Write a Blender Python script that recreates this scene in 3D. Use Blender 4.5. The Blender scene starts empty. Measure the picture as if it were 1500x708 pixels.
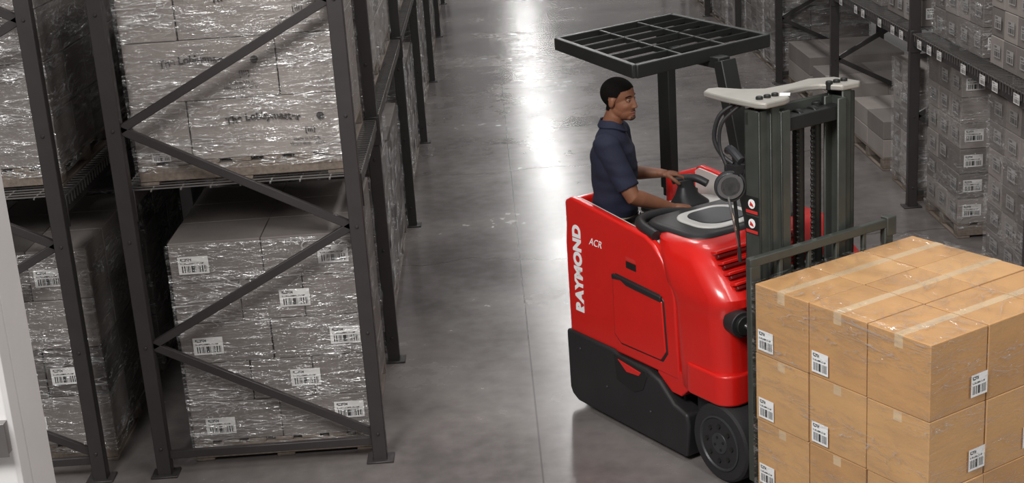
import bpy, bmesh, math, random
from mathutils import Vector, Matrix, noise
random.seed(7)
scene = bpy.context.scene
try:
    scene.view_settings.view_transform = 'Standard'
except Exception: pass
COL = scene.collection

# ------------------------------------------------------------------ materials
def S(r, g, b):
    def f(c):
        c /= 255.0
        return c/12.92 if c <= 0.04045 else ((c+0.055)/1.055)**2.4
    return (f(r), f(g), f(b), 1)

def mat(name, col, rough=0.5, metal=0.0, coat=0.0, var=0.0, vscale=6.0, bump=0.0, bscale=40.0, stretch=(1,1,1), spec=0.5):
    m = bpy.data.materials.new(name); m.use_nodes = True
    nt = m.node_tree; N = nt.nodes; Lk = nt.links
    b = N['Principled BSDF']
    b.inputs['Base Color'].default_value = col
    b.inputs['Roughness'].default_value = rough
    b.inputs['Metallic'].default_value = metal
    b.inputs['Specular IOR Level'].default_value = spec
    if coat: 
        b.inputs['Coat Weight'].default_value = coat
        b.inputs['Coat Roughness'].default_value = 0.12
    tc = N.new('ShaderNodeTexCoord')
    mp = N.new('ShaderNodeMapping'); mp.inputs['Scale'].default_value = stretch
    Lk.new(tc.outputs['Object'], mp.inputs['Vector'])
    n = N.new('ShaderNodeTexNoise'); n.inputs['Scale'].default_value = vscale; n.inputs['Detail'].default_value = 4
    Lk.new(mp.outputs[0], n.inputs['Vector'])
    r = N.new('ShaderNodeValToRGB')
    lo = [c*(1-var) for c in col[:3]]+[1]; hi = [min(1, c*(1+var)) for c in col[:3]]+[1]
    r.color_ramp.elements[0].position = 0.3; r.color_ramp.elements[1].position = 0.7
    r.color_ramp.elements[0].color = lo; r.color_ramp.elements[1].color = hi
    Lk.new(n.outputs['Fac'], r.inputs[0]); Lk.new(r.outputs[0], b.inputs['Base Color'])
    if bump:
        n2 = N.new('ShaderNodeTexNoise'); n2.inputs['Scale'].default_value = bscale; n2.inputs['Detail'].default_value = 3
        Lk.new(mp.outputs[0], n2.inputs['Vector'])
        bp = N.new('ShaderNodeBump'); bp.inputs['Strength'].default_value = bump; bp.inputs['Distance'].default_value = 0.01
        Lk.new(n2.outputs['Fac'], bp.inputs['Height']); Lk.new(bp.outputs[0], b.inputs['Normal'])
    return m

def mathn(nt, op, a, b=None, clamp=False):
    n = nt.nodes.new('ShaderNodeMath'); n.operation = op; n.use_clamp = clamp
    for i, v in enumerate((a, b)):
        if v is None: continue
        if isinstance(v, (int, float)): n.inputs[i].default_value = v
        else: nt.links.new(v, n.inputs[i])
    return n.outputs[0]

def label_mat(name, paper):
    m = bpy.data.materials.new(name); m.use_nodes = True
    nt = m.node_tree; N = nt.nodes; Lk = nt.links; b = N['Principled BSDF']; b.inputs['Roughness'].default_value = 0.6
    uv = N.new('ShaderNodeUVMap'); uv.uv_map = 'UVMap'
    sp = N.new('ShaderNodeSeparateXYZ'); Lk.new(uv.outputs[0], sp.inputs[0])
    u, v = sp.outputs[0], sp.outputs[1]
    cx = N.new('ShaderNodeCombineXYZ'); Lk.new(mathn(nt, 'MULTIPLY', u, 26), cx.inputs[0])
    n1 = N.new('ShaderNodeTexNoise'); n1.inputs['Scale'].default_value = 1.0; n1.inputs['Detail'].default_value = 0; Lk.new(cx.outputs[0], n1.inputs['Vector'])
    bars = mathn(nt, 'GREATER_THAN', n1.outputs['Fac'], 0.49)
    def band(val, a, c):
        return mathn(nt, 'MULTIPLY', mathn(nt, 'GREATER_THAN', val, a), mathn(nt, 'LESS_THAN', val, c))
    bars = mathn(nt, 'MULTIPLY', bars, mathn(nt, 'MULTIPLY', band(v, .1, .48), band(u, .08, .92)))
    cy = N.new('ShaderNodeCombineXYZ'); Lk.new(mathn(nt, 'MULTIPLY', u, 22), cy.inputs[0]); Lk.new(mathn(nt, 'MULTIPLY', v, 14), cy.inputs[1])
    n2 = N.new('ShaderNodeTexNoise'); n2.inputs['Scale'].default_value = 1.0; n2.inputs['Detail'].default_value = 1; Lk.new(cy.outputs[0], n2.inputs['Vector'])
    tx = mathn(nt, 'GREATER_THAN', n2.outputs['Fac'], 0.46)
    rows = mathn(nt, 'ADD', mathn(nt, 'MULTIPLY', band(v, .56, .64), band(u, .08, .85)), mathn(nt, 'MULTIPLY', band(v, .74, .9), band(u, .08, .45)))
    ink = mathn(nt, 'MAXIMUM', bars, mathn(nt, 'MULTIPLY', tx, rows))
    mx = N.new('ShaderNodeMix'); mx.data_type = 'RGBA'
    Lk.new(ink, mx.inputs[0]); mx.inputs[6].default_value = paper; mx.inputs[7].default_value = (0.03, 0.03, 0.03, 1)
    Lk.new(mx.outputs[2], b.inputs['Base Color'])
    return m

def film_mat(name, lo, hi, white=0.25, crease_glint=.5, stretch=(1, 1, 5), rot=(.15, .2, .1)):
    m = bpy.data.materials.new(name); m.use_nodes = True
    nt = m.node_tree; N = nt.nodes; Lk = nt.links
    for n in list(N):
        if n.type == 'BSDF_PRINCIPLED': N.remove(n)
    out = [n for n in N if n.type == 'OUTPUT_MATERIAL'][0]
    tc = N.new('ShaderNodeTexCoord'); mp = N.new('ShaderNodeMapping'); mp.inputs['Scale'].default_value = stretch
    mp.inputs['Rotation'].default_value = rot
    Lk.new(tc.outputs['Object'], mp.inputs[0])
    def nz(sc, det, dist):
        n = N.new('ShaderNodeTexNoise'); n.inputs['Scale'].default_value = sc; n.inputs['Detail'].default_value = det; n.inputs['Distortion'].default_value = dist
        Lk.new(mp.outputs[0], n.inputs['Vector']); return n.outputs['Fac']
    n1 = nz(3.2, 6, 1.2); n2 = nz(8, 4, .8); n3 = nz(2.2, 2, 1.6); n4 = nz(1.3, 2, .3)
    bp = N.new('ShaderNodeBump'); bp.inputs['Strength'].default_value = 0.9; bp.inputs['Distance'].default_value = 0.03
    Lk.new(n2, bp.inputs['Height'])
    r = N.new('ShaderNodeValToRGB'); r.color_ramp.elements[0].position = 0.45; r.color_ramp.elements[1].position = 0.72
    r.color_ramp.elements[0].color = (lo, lo, lo, 1); r.color_ramp.elements[1].color = (hi, hi, hi, 1)
    Lk.new(n1, r.inputs[0])
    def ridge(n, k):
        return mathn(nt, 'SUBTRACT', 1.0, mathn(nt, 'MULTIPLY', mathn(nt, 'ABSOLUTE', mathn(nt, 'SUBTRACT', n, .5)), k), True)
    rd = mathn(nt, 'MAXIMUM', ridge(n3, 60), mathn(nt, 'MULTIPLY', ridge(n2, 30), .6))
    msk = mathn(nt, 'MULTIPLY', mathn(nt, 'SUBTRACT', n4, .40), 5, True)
    rd = mathn(nt, 'MULTIPLY', mathn(nt, 'MULTIPLY', rd, msk), crease_glint)  # film creases carry painted white glints, bright whatever the lamps do
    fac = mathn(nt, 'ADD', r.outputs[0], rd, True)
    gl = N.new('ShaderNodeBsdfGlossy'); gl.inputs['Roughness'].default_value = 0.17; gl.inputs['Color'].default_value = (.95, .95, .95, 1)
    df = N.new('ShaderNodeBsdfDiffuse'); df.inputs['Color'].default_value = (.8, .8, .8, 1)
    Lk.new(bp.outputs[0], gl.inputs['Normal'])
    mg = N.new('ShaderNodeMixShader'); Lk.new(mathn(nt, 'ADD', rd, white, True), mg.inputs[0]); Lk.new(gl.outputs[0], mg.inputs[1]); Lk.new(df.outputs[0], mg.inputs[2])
    tr = N.new('ShaderNodeBsdfTransparent')
    mx = N.new('ShaderNodeMixShader'); Lk.new(fac, mx.inputs[0]); Lk.new(tr.outputs[0], mx.inputs[1]); Lk.new(mg.outputs[0], mx.inputs[2])
    Lk.new(mx.outputs[0], out.inputs['Surface'])
    return m

M = {}
M['kraft'] = mat('kraft_cardboard', S(207, 163, 113), .55, var=.07, vscale=3, bump=.12, bscale=90)
M['kraft2'] = mat('kraft_cardboard_dark', S(198, 153, 104), .55, var=.07, vscale=3, bump=.12, bscale=90)
M['grey_card'] = mat('grey_cardboard', S(118, 111, 107), .75, var=.12, vscale=2.5, bump=.15, bscale=60)  # desaturated tone of the colour grade, set into these cardboards
M['grey_card2'] = mat('grey_cardboard_light', S(146, 138, 133), .75, var=.10, vscale=2.5, bump=.15, bscale=60)
M['grey_card3'] = mat('grey_cardboard_dark', S(88, 82, 79), .8, var=.12, vscale=2.5, bump=.15, bscale=60)
M['tape'] = mat('packing_tape', S(216, 188, 152), .15, var=.05)
M['tape_g'] = mat('packing_tape_grey', S(120, 112, 108), .25, var=.05)
M['label'] = label_mat('shipping_label', S(245, 245, 245))
M['label_g'] = label_mat('shipping_label_dull', S(220, 218, 216))
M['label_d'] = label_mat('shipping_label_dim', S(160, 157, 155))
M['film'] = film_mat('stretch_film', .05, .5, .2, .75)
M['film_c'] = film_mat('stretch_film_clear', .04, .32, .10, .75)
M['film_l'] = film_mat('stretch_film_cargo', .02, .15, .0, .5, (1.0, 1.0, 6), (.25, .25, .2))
M['wood'] = mat('pallet_wood', S(120, 108, 98), .8, var=.25, vscale=5, stretch=(8, 1, 8), bump=.3)
M['rack'] = mat('rack_steel_grey', S(58, 54, 54), .45, .2, var=.08, vscale=8)
M['rack_d'] = mat('rack_hole_dark', S(22, 20, 20), .8)
M['wire'] = mat('galvanised_wire', S(150, 147, 145), .35, .8, var=.1)
M['ink'] = mat('print_ink', S(44, 40, 39), .7)
M['white'] = mat('white_paint', S(222, 220, 219), .5, var=.02)
M['red'] = mat('truck_red_paint', S(208, 26, 19), .34, coat=.5, var=.03)
M['dred'] = mat('louvre_shade_red', S(100, 10, 9), .5)  # truck red darkened to stand in for shade in the louvre slots
M['black'] = mat('black_plastic', S(36, 35, 36), .5, var=.1, bump=.08, bscale=200)
M['steel'] = mat('mast_dark_steel', S(68, 71, 67), .42, .2, var=.12, vscale=12)
M['steel2'] = mat('mast_inner_steel', S(38, 39, 38), .45, .3, var=.12)
M['plate'] = mat('mast_top_plate', S(158, 154, 147), .5, .3, var=.08)  # paler than the rails: light caught on top is put into the colour
M['chrome'] = mat('bright_steel', S(200, 200, 200), .2, 1.0)
M['rubber'] = mat('tyre_rubber', S(34, 33, 34), .75, var=.15, bump=.15, bscale=120)
M['hub'] = mat('wheel_hub_grey', S(62, 63, 66), .45, .3, var=.08)
M['cgrey'] = mat('console_light_grey', S(196, 194, 190), .45, var=.03)
M['decal'] = mat('white_decal', S(245, 245, 245), .5)
M['decal_r'] = mat('red_decal', S(200, 50, 45), .5)
M['glass'] = mat('lamp_lens', S(150, 155, 158), .15, .6, bump=.3, bscale=150)
M['skin'] = mat('skin_brown', S(124, 80, 58), .55, var=.06, vscale=20, bump=.04, bscale=200)
M['hair'] = mat('short_black_hair', S(18, 15, 14), .95, var=.3, vscale=200, bump=.5, bscale=300, spec=.1)
M['beard'] = mat('beard_stubble', S(66, 42, 33), .8, var=.2, vscale=150)
M['lips'] = mat('lips', S(122, 76, 66), .45)
M['eye'] = mat('eye_white', S(170, 162, 154), .3)
M['iris'] = mat('iris_dark', S(25, 15, 10), .15)
M['navy'] = mat('navy_polo_fabric', S(25, 29, 50), .85, var=.15, vscale=10, bump=.15, bscale=60)
M['khaki'] = mat('khaki_trousers', S(150, 136, 112), .85, var=.1)
M['belt'] = mat('black_leather', S(22, 20, 20), .4)

# ------------------------------------------------------------------ builder
def empty(name, loc=(0, 0, 0), rz=0):
    e = bpy.data.objects.new(name, None); COL.objects.link(e)
    e.location = loc; e.rotation_euler = (0, 0, rz); e.empty_display_size = .2
    return e

class MB:
    def __init__(s): s.v = []; s.f = []; s.m = []; s.uv = []
    def add(s, vs, fs, m=0, uvs=None):
        o = len(s.v); s.v += [tuple(p) for p in vs]
        for i, f in enumerate(fs):
            s.f.append([o+k for k in f]); s.m.append(m)
            s.uv.append(uvs[i] if uvs else [(0, 0)]*len(f))
    def box(s, a, b, m=0, T=None):
        x0, y0, z0 = a; x1, y1, z1 = b
        vs = [(x0,y0,z0),(x1,y0,z0),(x1,y1,z0),(x0,y1,z0),(x0,y0,z1),(x1,y0,z1),(x1,y1,z1),(x0,y1,z1)]
        if T: vs = [T @ Vector(p) for p in vs]
        s.add(vs, [(0,3,2,1),(4,5,6,7),(0,1,5,4),(1,2,6,5),(2,3,7,6),(3,0,4,7)], m)
    def beam(s, p, q, w, h, m=0, up=(0, 0, 1)):
        p = Vector(p); q = Vector(q); d = q-p; L = d.length; d.normalize()
        u = Vector(up)
        if abs(d.dot(u)) > .98: u = Vector((0, 1, 0))
        sd = d.cross(u).normalized(); u = sd.cross(d)
        T = Matrix((( d.x, sd.x, u.x, p.x), (d.y, sd.y, u.y, p.y), (d.z, sd.z, u.z, p.z), (0, 0, 0, 1)))
        s.box((0, -w/2, -h/2), (L, w/2, h/2), m, T)
    def prism(s, poly, lo, hi, plane='xz', m=0):
        n = len(poly)
        def P(a, b, c):
            return (a, c, b) if plane == 'xz' else ((a, b, c) if plane == 'xy' else (c, a, b))
        vs = [P(a, b, lo) for a, b in poly]+[P(a, b, hi) for a, b in poly]
        s.add(vs, [tuple(range(n)), tuple(range(2*n-1, n-1, -1))]+[(i, i+n, (i+1) % n+n, (i+1) % n) for i in range(n)], m)
    def cyl(s, p, q, r, r2=None, n=20, m=0):
        p = Vector(p); q = Vector(q); r2 = r if r2 is None else r2
        d = (q-p).normalized(); u = Vector((0, 0, 1)) if abs(d.z) < .9 else Vector((1, 0, 0))
        a = d.cross(u).normalized(); b = d.cross(a)
        vs = [p+(a*math.cos(t)+b*math.sin(t))*r for t in [2*math.pi*i/n for i in range(n)]]
        vs += [q+(a*math.cos(t)+b*math.sin(t))*r2 for t in [2*math.pi*i/n for i in range(n)]]
        s.add(vs, [tuple(range(n)), tuple(range(2*n-1, n-1, -1))]+[(i, i+n, (i+1) % n+n, (i+1) % n) for i in range(n)], m)
    def tube(s, pts, r, n=10, m=0):
        pts = [Vector(p) for p in pts]
        out = []
        for i in range(len(pts)-1):
            p0 = pts[max(i-1, 0)]; p1 = pts[i]; p2 = pts[i+1]; p3 = pts[min(i+2, len(pts)-1)]
            for k in range(6):
                t = k/6
                out.append(.5*((2*p1)+(-p0+p2)*t+(2*p0-5*p1+4*p2-p3)*t*t+(-p0+3*p1-3*p2+p3)*t**3))
        out.append(pts[-1]); vs = []; K = len(out); a = None
        for i, p in enumerate(out):
            d = (out[min(i+1, K-1)]-out[max(i-1, 0)]).normalized()
            if a is None:
                u = Vector((0, 0, 1)) if abs(d.z) < .9 else Vector((1, 0, 0)); a = d.cross(u).normalized()
            a = (a-d*a.dot(d)).normalized(); b = d.cross(a)
            vs += [p+(a*math.cos(2*math.pi*j/n)+b*math.sin(2*math.pi*j/n))*r for j in range(n)]
        fs = [tuple(range(n)), tuple(range(K*n-1, K*n-n-1, -1))]
        for i in range(K-1):
            fs += [(i*n+j, (i+1)*n+j, (i+1)*n+(j+1) % n, i*n+(j+1) % n) for j in range(n)]
        s.add(vs, fs, m)
    def loft(s, secs, m=0):
        n = len(secs[0]); vs = [p for sc in secs for p in sc]; K = len(secs)
        fs = [tuple(range(n-1, -1, -1)), tuple(range((K-1)*n, K*n))]
        for i in range(K-1):
            fs += [(i*n+j, i*n+(j+1) % n, (i+1)*n+(j+1) % n, (i+1)*n+j) for j in range(n)]
        s.add(vs, fs, m)
    def quad(s, o, u, v, m=0):
        o = Vector(o); u = Vector(u); v = Vector(v)
        s.add([o, o+u, o+u+v, o+v], [(0, 1, 2, 3)], m, [[(0, 0), (1, 0), (1, 1), (0, 1)]])
    def revolve(s, prof, c, axis, n=40, m=0):
        c = Vector(c); d = Vector(axis).normalized(); u = Vector((0, 0, 1)) if abs(d.z) < .9 else Vector((1, 0, 0))
        a = d.cross(u).normalized(); b = d.cross(a)
        secs = [[c+d*h+(a*math.cos(2*math.pi*j/n)+b*math.sin(2*math.pi*j/n))*max(r, 1e-4) for j in range(n)] for r, h in prof]
        s.loft(secs, m)
    def build(s, name, mats, parent=None, bevel=0, seg=2, smooth=True, fixn=True):
        me = bpy.data.meshes.new(name); me.from_pydata(s.v, [], s.f)
        for mm in mats: me.materials.append(M[mm] if isinstance(mm, str) else mm)
        me.polygons.foreach_set('material_index', s.m)
        uvl = me.uv_layers.new(name='UVMap'); flat = [c for fu in s.uv for p in fu for c in p]
        uvl.data.foreach_set('uv', flat)
        me.update()
        if fixn:
            bm = bmesh.new(); bm.from_mesh(me); bmesh.ops.recalc_face_normals(bm, faces=bm.faces); bm.to_mesh(me); bm.free()
        if smooth:
            me.polygons.foreach_set('use_smooth', [True]*len(me.polygons))
            me.set_sharp_from_angle(angle=math.radians(35))
        ob = bpy.data.objects.new(name, me); COL.objects.link(ob)
        if parent: ob.parent = parent
        if bevel:
            b = ob.modifiers.new('bevel', 'BEVEL'); b.width = bevel; b.segments = seg; b.limit_method = 'ANGLE'; b.angle_limit = math.radians(35)
        return ob

def rrect(x0, x1, y0, y1, r, z, k=6):
    pts = []
    for cx, cy, a0 in ((x1-r, y1-r, 0), (x0+r, y1-r, 90), (x0+r, y0+r, 180), (x1-r, y0+r, 270)):
        for i in range(k+1):
            a = math.radians(a0+90*i/k); pts.append((cx+r*math.cos(a), cy+r*math.sin(a), z))
    return pts

def text_obj(name, body, size, T, m, parent, bend=0.0, extrude=.0006, spacing=1.0, shear=0, bold=0.0):
    cu = bpy.data.curves.new(name, 'FONT'); cu.body = body; cu.size = size; cu.extrude = extrude; cu.align_x = 'CENTER'; cu.align_y = 'CENTER'
    cu.space_character = spacing; cu.shear = shear; cu.offset = bold
    ob = bpy.data.objects.new(name, cu); COL.objects.link(ob)
    dg = bpy.context.evaluated_depsgraph_get()
    me = bpy.data.meshes.new_from_object(ob.evaluated_get(dg))
    bpy.data.objects.remove(ob)
    for v in me.vertices:
        v.co.y -= bend*v.co.x**2
        v.co = T @ v.co
    me.materials.clear(); me.materials.append(M[m])
    o = bpy.data.objects.new(name, me); COL.objects.link(o); o.parent = parent
    return o

# ------------------------------------------------------------------ pallets & loads
def pallet(mb, L, W, H=.12, m=0):
    for i in range(7):
        x = i*(L-.1)/6; mb.box((x, 0, H-.02), (x+.1, W, H), m)
    for i in range(3):
        y = i*(W-.09)/2
        mb.box((0, y, .02), (L, y+.09, H-.022), m)
    for i in range(3):
        x = i*(L-.1)/2; mb.box((x, 0, 0), (x+.1, W, .018), m)

def film_shell(L, W, z0, z1, seed, parent, m='film', amp=.012, pad=.012, top=False):
    mb = MB(); n = 26; nz = 22
    def off(p, nrm):
        q = Vector((p[0]*3+seed, p[1]*3, p[2]*7))
        d = noise.noise(q)*amp+noise.noise(q*3)*amp*.5
        return Vector(p)+Vector(nrm)*(pad+abs(d))
    def grid(o, u, v, nrm, nu, nv):
        o, u, v = Vector(o), Vector(u), Vector(v)
        vs = []
        for i in range(nu+1):
            for j in range(nv+1):
                p = o+u*(i/nu)+v*(j/nv); vs.append(off(p, nrm))
        fs = [(i*(nv+1)+j, (i+1)*(nv+1)+j, (i+1)*(nv+1)+j+1, i*(nv+1)+j+1) for i in range(nu) for j in range(nv)]
        mb.add(vs, fs, 0)
    h = z1-z0; e = pad
    grid((-e, 0, z0), (L+2*e, 0, 0), (0, 0, h), (0, -1, 0), n, nz)
    grid((-e, W, z0), (L+2*e, 0, 0), (0, 0, h), (0, 1, 0), n, nz)
    grid((0, -e, z0), (0, W+2*e, 0), (0, 0, h), (-1, 0, 0), n, nz)
    grid((L, -e, z0), (0, W+2*e, 0), (0, 0, h), (1, 0, 0), n, nz)
    if top: grid((-e, -e, z1), (L+2*e, 0, 0), (0, W+2*e, 0), (0, 0, 1), n, n)
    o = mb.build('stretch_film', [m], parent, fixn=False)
    return o

def load(name, loc, rz, L, W, rows, rh, splits, ny, cards, labels=(), film='film', pal=True, seed=0, tape='tape_g', lab='label_g', autolab=None, tape_dir=None, gap=.004, top=False, filmpad=.012, bev=.005):
    e = empty(name, loc, rz); z0 = .12 if pal else 0
    rnd = random.Random(seed)
    if pal:
        pm = MB(); pallet(pm, L, W); pm.build('pallet', ['wood'], e, bevel=.003, seg=1)
    bx = MB(); tp = MB(); lb = MB()
    for r in range(rows):
        xs = [0]+list(splits[r % len(splits)])+[1]
        za = z0+r*rh
        for i in range(len(xs)-1):
            for j in range(ny):
                a = (xs[i]*L+gap/2, j*W/ny+gap/2, za+.001); b = (xs[i+1]*L-gap/2, (j+1)*W/ny-gap/2, za+rh-.002)
                jx, jy = rnd.uniform(-.003, .003), rnd.uniform(-.003, .003)
                bx.box((a[0]+jx, a[1]+jy, a[2]), (b[0]+jx, b[1]+jy, b[2]), rnd.randrange(len(cards)))
                if r == rows-1 and tape_dir is not None:
                    xm = (a[0]+b[0])/2+jx
                    tp.box((xm-.024, a[1]-.0005+jy, b[2]-.06), (xm+.024, b[1]+.0005+jy, b[2]+.0008), 0)
                elif tape_dir == 'y' and j == 0:
                    xm = (a[0]+b[0])/2+jx
                    tp.box((xm-.024, a[1]-.0006+jy, b[2]-.05), (xm+.024, a[1]+.01, b[2]-.004), 0)
                if autolab:
                    w, h = autolab[1]
                    if '-x' in autolab[0] and i == 0 and rnd.random() < .92:
                        yy = a[1]+.035
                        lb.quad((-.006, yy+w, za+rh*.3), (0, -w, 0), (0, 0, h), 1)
                    if '+x' in autolab[0] and i == len(xs)-2 and rnd.random() < .5:
                        lb.quad((L+.006, a[1]+.04, za+rh*.25), (0, w, 0), (0, 0, h), 0)
                    if '-y' in autolab[0] and j == 0 and rnd.random() < .85:
                        lb.quad((a[0]+.03, -.006, za+rh*.28), (w, 0, 0), (0, 0, h), 0)
    for (face, r, u, v, w, h) in labels:
        zc = z0+r*rh+v*rh
        if face == '-y': lb.quad((u*L-w/2, -.0065, zc-h/2), (w, 0, 0), (0, 0, h))
        if face == '+x': lb.quad((L+.0065, u*W-w/2, zc-h/2), (0, w, 0), (0, 0, h))
        if face == '-x': lb.quad((-.0065, u*W+w/2, zc-h/2), (0, -w, 0), (0, 0, h))
    bx.build('cartons', cards, e, bevel=bev, seg=2, smooth=False)
    if tp.v: tp.build('packing_tape', [tape], e)
    if lb.v: lb.build('shipping_labels', [lab, 'label_d'], e, fixn=False, smooth=False)
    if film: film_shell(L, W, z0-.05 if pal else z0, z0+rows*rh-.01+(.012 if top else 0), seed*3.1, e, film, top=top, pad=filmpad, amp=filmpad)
    return e

# ------------------------------------------------------------------ floor
fl = MB(); fl.box((-14, -4, -.1), (16, 70, 0))
floor = fl.build('floor', ['white'], None)
m = bpy.data.materials.new('polished_concrete'); m.use_nodes = True
nt = m.node_tree; N = nt.nodes; Lk = nt.links; b = N['Principled BSDF']
geo = N.new('ShaderNodeTexCoord')
n1 = N.new('ShaderNodeTexNoise'); n1.inputs['Scale'].default_value = .8; n1.inputs['Detail'].default_value = 8; n1.inputs['Roughness'].default_value = .62
n2 = N.new('ShaderNodeTexNoise'); n2.inputs['Scale'].default_value = 9; n2.inputs['Detail'].default_value = 6
Lk.new(geo.outputs['Object'], n1.inputs['Vector']); Lk.new(geo.outputs['Object'], n2.inputs['Vector'])
f = mathn(nt, 'ADD', mathn(nt, 'MULTIPLY', n1.outputs['Fac'], .75), mathn(nt, 'MULTIPLY', n2.outputs['Fac'], .25))
r = N.new('ShaderNodeValToRGB'); r.color_ramp.elements[0].position = .36; r.color_ramp.elements[1].position = .64
r.color_ramp.elements[0].color = S(92, 87, 86); r.color_ramp.elements[1].color = S(124, 118, 116)
Lk.new(f, r.inputs[0])
sp = N.new('ShaderNodeSeparateXYZ'); Lk.new(geo.outputs['Object'], sp.inputs[0])
def wobble(seed_):
    cx = N.new('ShaderNodeCombineXYZ'); Lk.new(sp.outputs[0], cx.inputs[0]); cx.inputs[1].default_value = seed_
    n3 = N.new('ShaderNodeTexNoise'); n3.inputs['Scale'].default_value = 1.3; n3.inputs['Detail'].default_value = 5; Lk.new(cx.outputs[0], n3.inputs['Vector'])
    return mathn(nt, 'MULTIPLY', mathn(nt, 'SUBTRACT', n3.outputs['Fac'], .5), .7)
def line(c, pos, w, wob=None):
    v = mathn(nt, 'SUBTRACT', c, pos)
    if wob is not None: v = mathn(nt, 'ADD', v, wob)
    return mathn(nt, 'LESS_THAN', mathn(nt, 'ABSOLUTE', v), w)
ln = line(sp.outputs[0], .13, .005)
for yy in (10.7, 13.4, 17.5, 22.0):
    ln = mathn(nt, 'MAXIMUM', ln, mathn(nt, 'MULTIPLY', line(sp.outputs[1], yy, .009, wobble(yy*3.3)), .75))
mx = N.new('ShaderNodeMix'); mx.data_type = 'RGBA'; Lk.new(mathn(nt, 'MULTIPLY', ln, .75), mx.inputs[0]); Lk.new(r.outputs[0], mx.inputs[6]); mx.inputs[7].default_value = S(50, 46, 46)
Lk.new(mx.outputs[2], b.inputs['Base Color'])
rr = N.new('ShaderNodeMapRange'); rr.inputs[1].default_value = .35; rr.inputs[2].default_value = .65; rr.inputs[3].default_value = .17; rr.inputs[4].default_value = .29
Lk.new(f, rr.inputs[0]); Lk.new(rr.outputs[0], b.inputs['Roughness'])
bp = N.new('ShaderNodeBump'); bp.inputs['Strength'].default_value = .03; Lk.new(n2.outputs['Fac'], bp.inputs['Height']); Lk.new(bp.outputs[0], b.inputs['Normal'])
floor.data.materials.clear(); floor.data.materials.append(m)

# ------------------------------------------------------------------ racks
def rack(name, xa, xb, ys, zbs, H, tags=False):
    e = empty(name); mb = MB(); wr = MB(); lb = MB(); pw = .078
    for fi, y in enumerate(ys):
        for x in (xa, xb):
            y0, y1 = y-.035, y+.035
            mb.box((x-pw/2, y0, 0), (x+pw/2, y0+.012, H)); mb.box((x-pw/2, y0+.012, 0), (x-pw/2+.012, y1, H)); mb.box((x+pw/2-.012, y0+.012, 0), (x+pw/2, y1, H))
            mb.box((x-.075, y-.06, 0), (x+.075, y+.06, .012))
            for zz in [.17+.6*k for k in range(7)]: mb.cyl((x, y0, zz), (x, y0-.008, zz), .01, n=6)
        zs = [.17+.6*k for k in range(int((H-.3)/.6)+1)]
        for k in range(len(zs)-1):
            A, B = (xb-.03, xa+.03) if k % 2 == 0 else (xa+.03, xb-.03)
            mb.beam((A, y, zs[k]), (B, y, zs[k+1]), .03, .045)
        mb.beam((xa, y, .12), (xb, y, .12), .03, .045)
        mb.beam((xa, y, H-.15), (xb, y, H-.15), .03, .045)
    for zb in zbs:
        for k in range(len(ys)-1):
            for x in (xa, xb):
                mb.box((x-.025, ys[k]+.04, zb-.1), (x+.025, ys[k+1]-.04, zb-.01))
                for yy in (ys[k]+.036, ys[k+1]-.044): mb.box((x-.045, yy, zb-.16), (x+.045, yy+.008, zb+.02))
            y = ys[k]+.08
            while y < ys[k+1]-.06:
                wr.box((xa-.03, y-.003, zb), (xb+.03, y+.003, zb+.007))
                for x in (xa-.033, xb+.027): wr.box((x, y-.003, zb-.06), (x+.006, y+.003, zb+.007))
                y += .055
            nx = 9
            for i in range(nx):
                x = xa-.03+(xb-xa+.06)*i/(nx-1)
                wr.box((x-.004, ys[k]+.06, zb-.008), (x+.004, ys[k+1]-.06, zb))
            if tags:
                y = ys[k]+.2
                while y < ys[k+1]-.2:
                    X = xa-.036
                    lb.quad((X, y+.11, zb-.095), (0, -.11, 0), (0, 0, .07)); y += random.choice((.25, .4, .55))
    mb.build('rack_frame', ['rack'], e, bevel=.003, seg=1)
    wr.build('wire_decking', ['wire'], e, smooth=False)
    if lb.v: lb.build('shelf_tags', ['label_g'], e, smooth=False, fixn=False)
    return e

YL = [7.27, 8.73, 11.8, 14.9, 18.3, 21.9, 25.5, 29]
rack('pallet_rack', -1.96, -.76, YL, [1.62, 3.3], 4.4)
YB = [7.27, 9.95, 12.7, 15.5, 18.3, 21.1]
rack('pallet_rack', -3.55, -2.32, YB, [1.62, 3.3], 4.4)
YR = [8.75, 11.35, 14.0, 16.7, 19.4, 22.1, 24.8, 27.5]
rack('pallet_rack', 3.42, 4.62, YR, [1.46, 3.1], 4.0, tags=True)

G = ['grey_card', 'grey_card', 'grey_card3']; G2 = ['grey_card2', 'grey_card2', 'grey_card']
lw, lh = .165, .1
lab1 = [('-y', 4, .13, .45, lw, lh), ('-y', 4, .88, .5, lw, lh), ('-y', 3, .65, .5, lw, lh), ('-y', 2, .15, .45, lw, lh), ('-y', 2, .90, .5, lw, lh),
        ('-y', 1, .66, .5, lw, lh), ('-y', 0, .16, .4, lw, lh), ('-y', 0, .88, .6, lw, lh)]
load('wrapped_carton_pallet', (-1.81, 7.40, 0), 0, 1.01, 1.16, 5, .236, [(.5,), (.36, .7)], 3, ['grey_card'], lab1, seed=1, film='film_c')
ybl = [(8.88, 10.18), (10.32, 11.65), (11.95, 13.2), (13.35, 14.7), (15.1, 16.5), (16.7, 18.1), (18.5, 19.9), (20.1, 21.7), (22.1, 23.6), (23.8, 25.2)]
for i, (a, b_) in enumerate(ybl):
    load('wrapped_carton_pallet', (-1.87, a, 0), 0, 1.07, b_-a, random.choice((4, 5)), .25, [(.5,), (.36, .7)], 3, G, seed=10+i, autolab=(('+x',), (.13, .09)), film='film')
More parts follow.
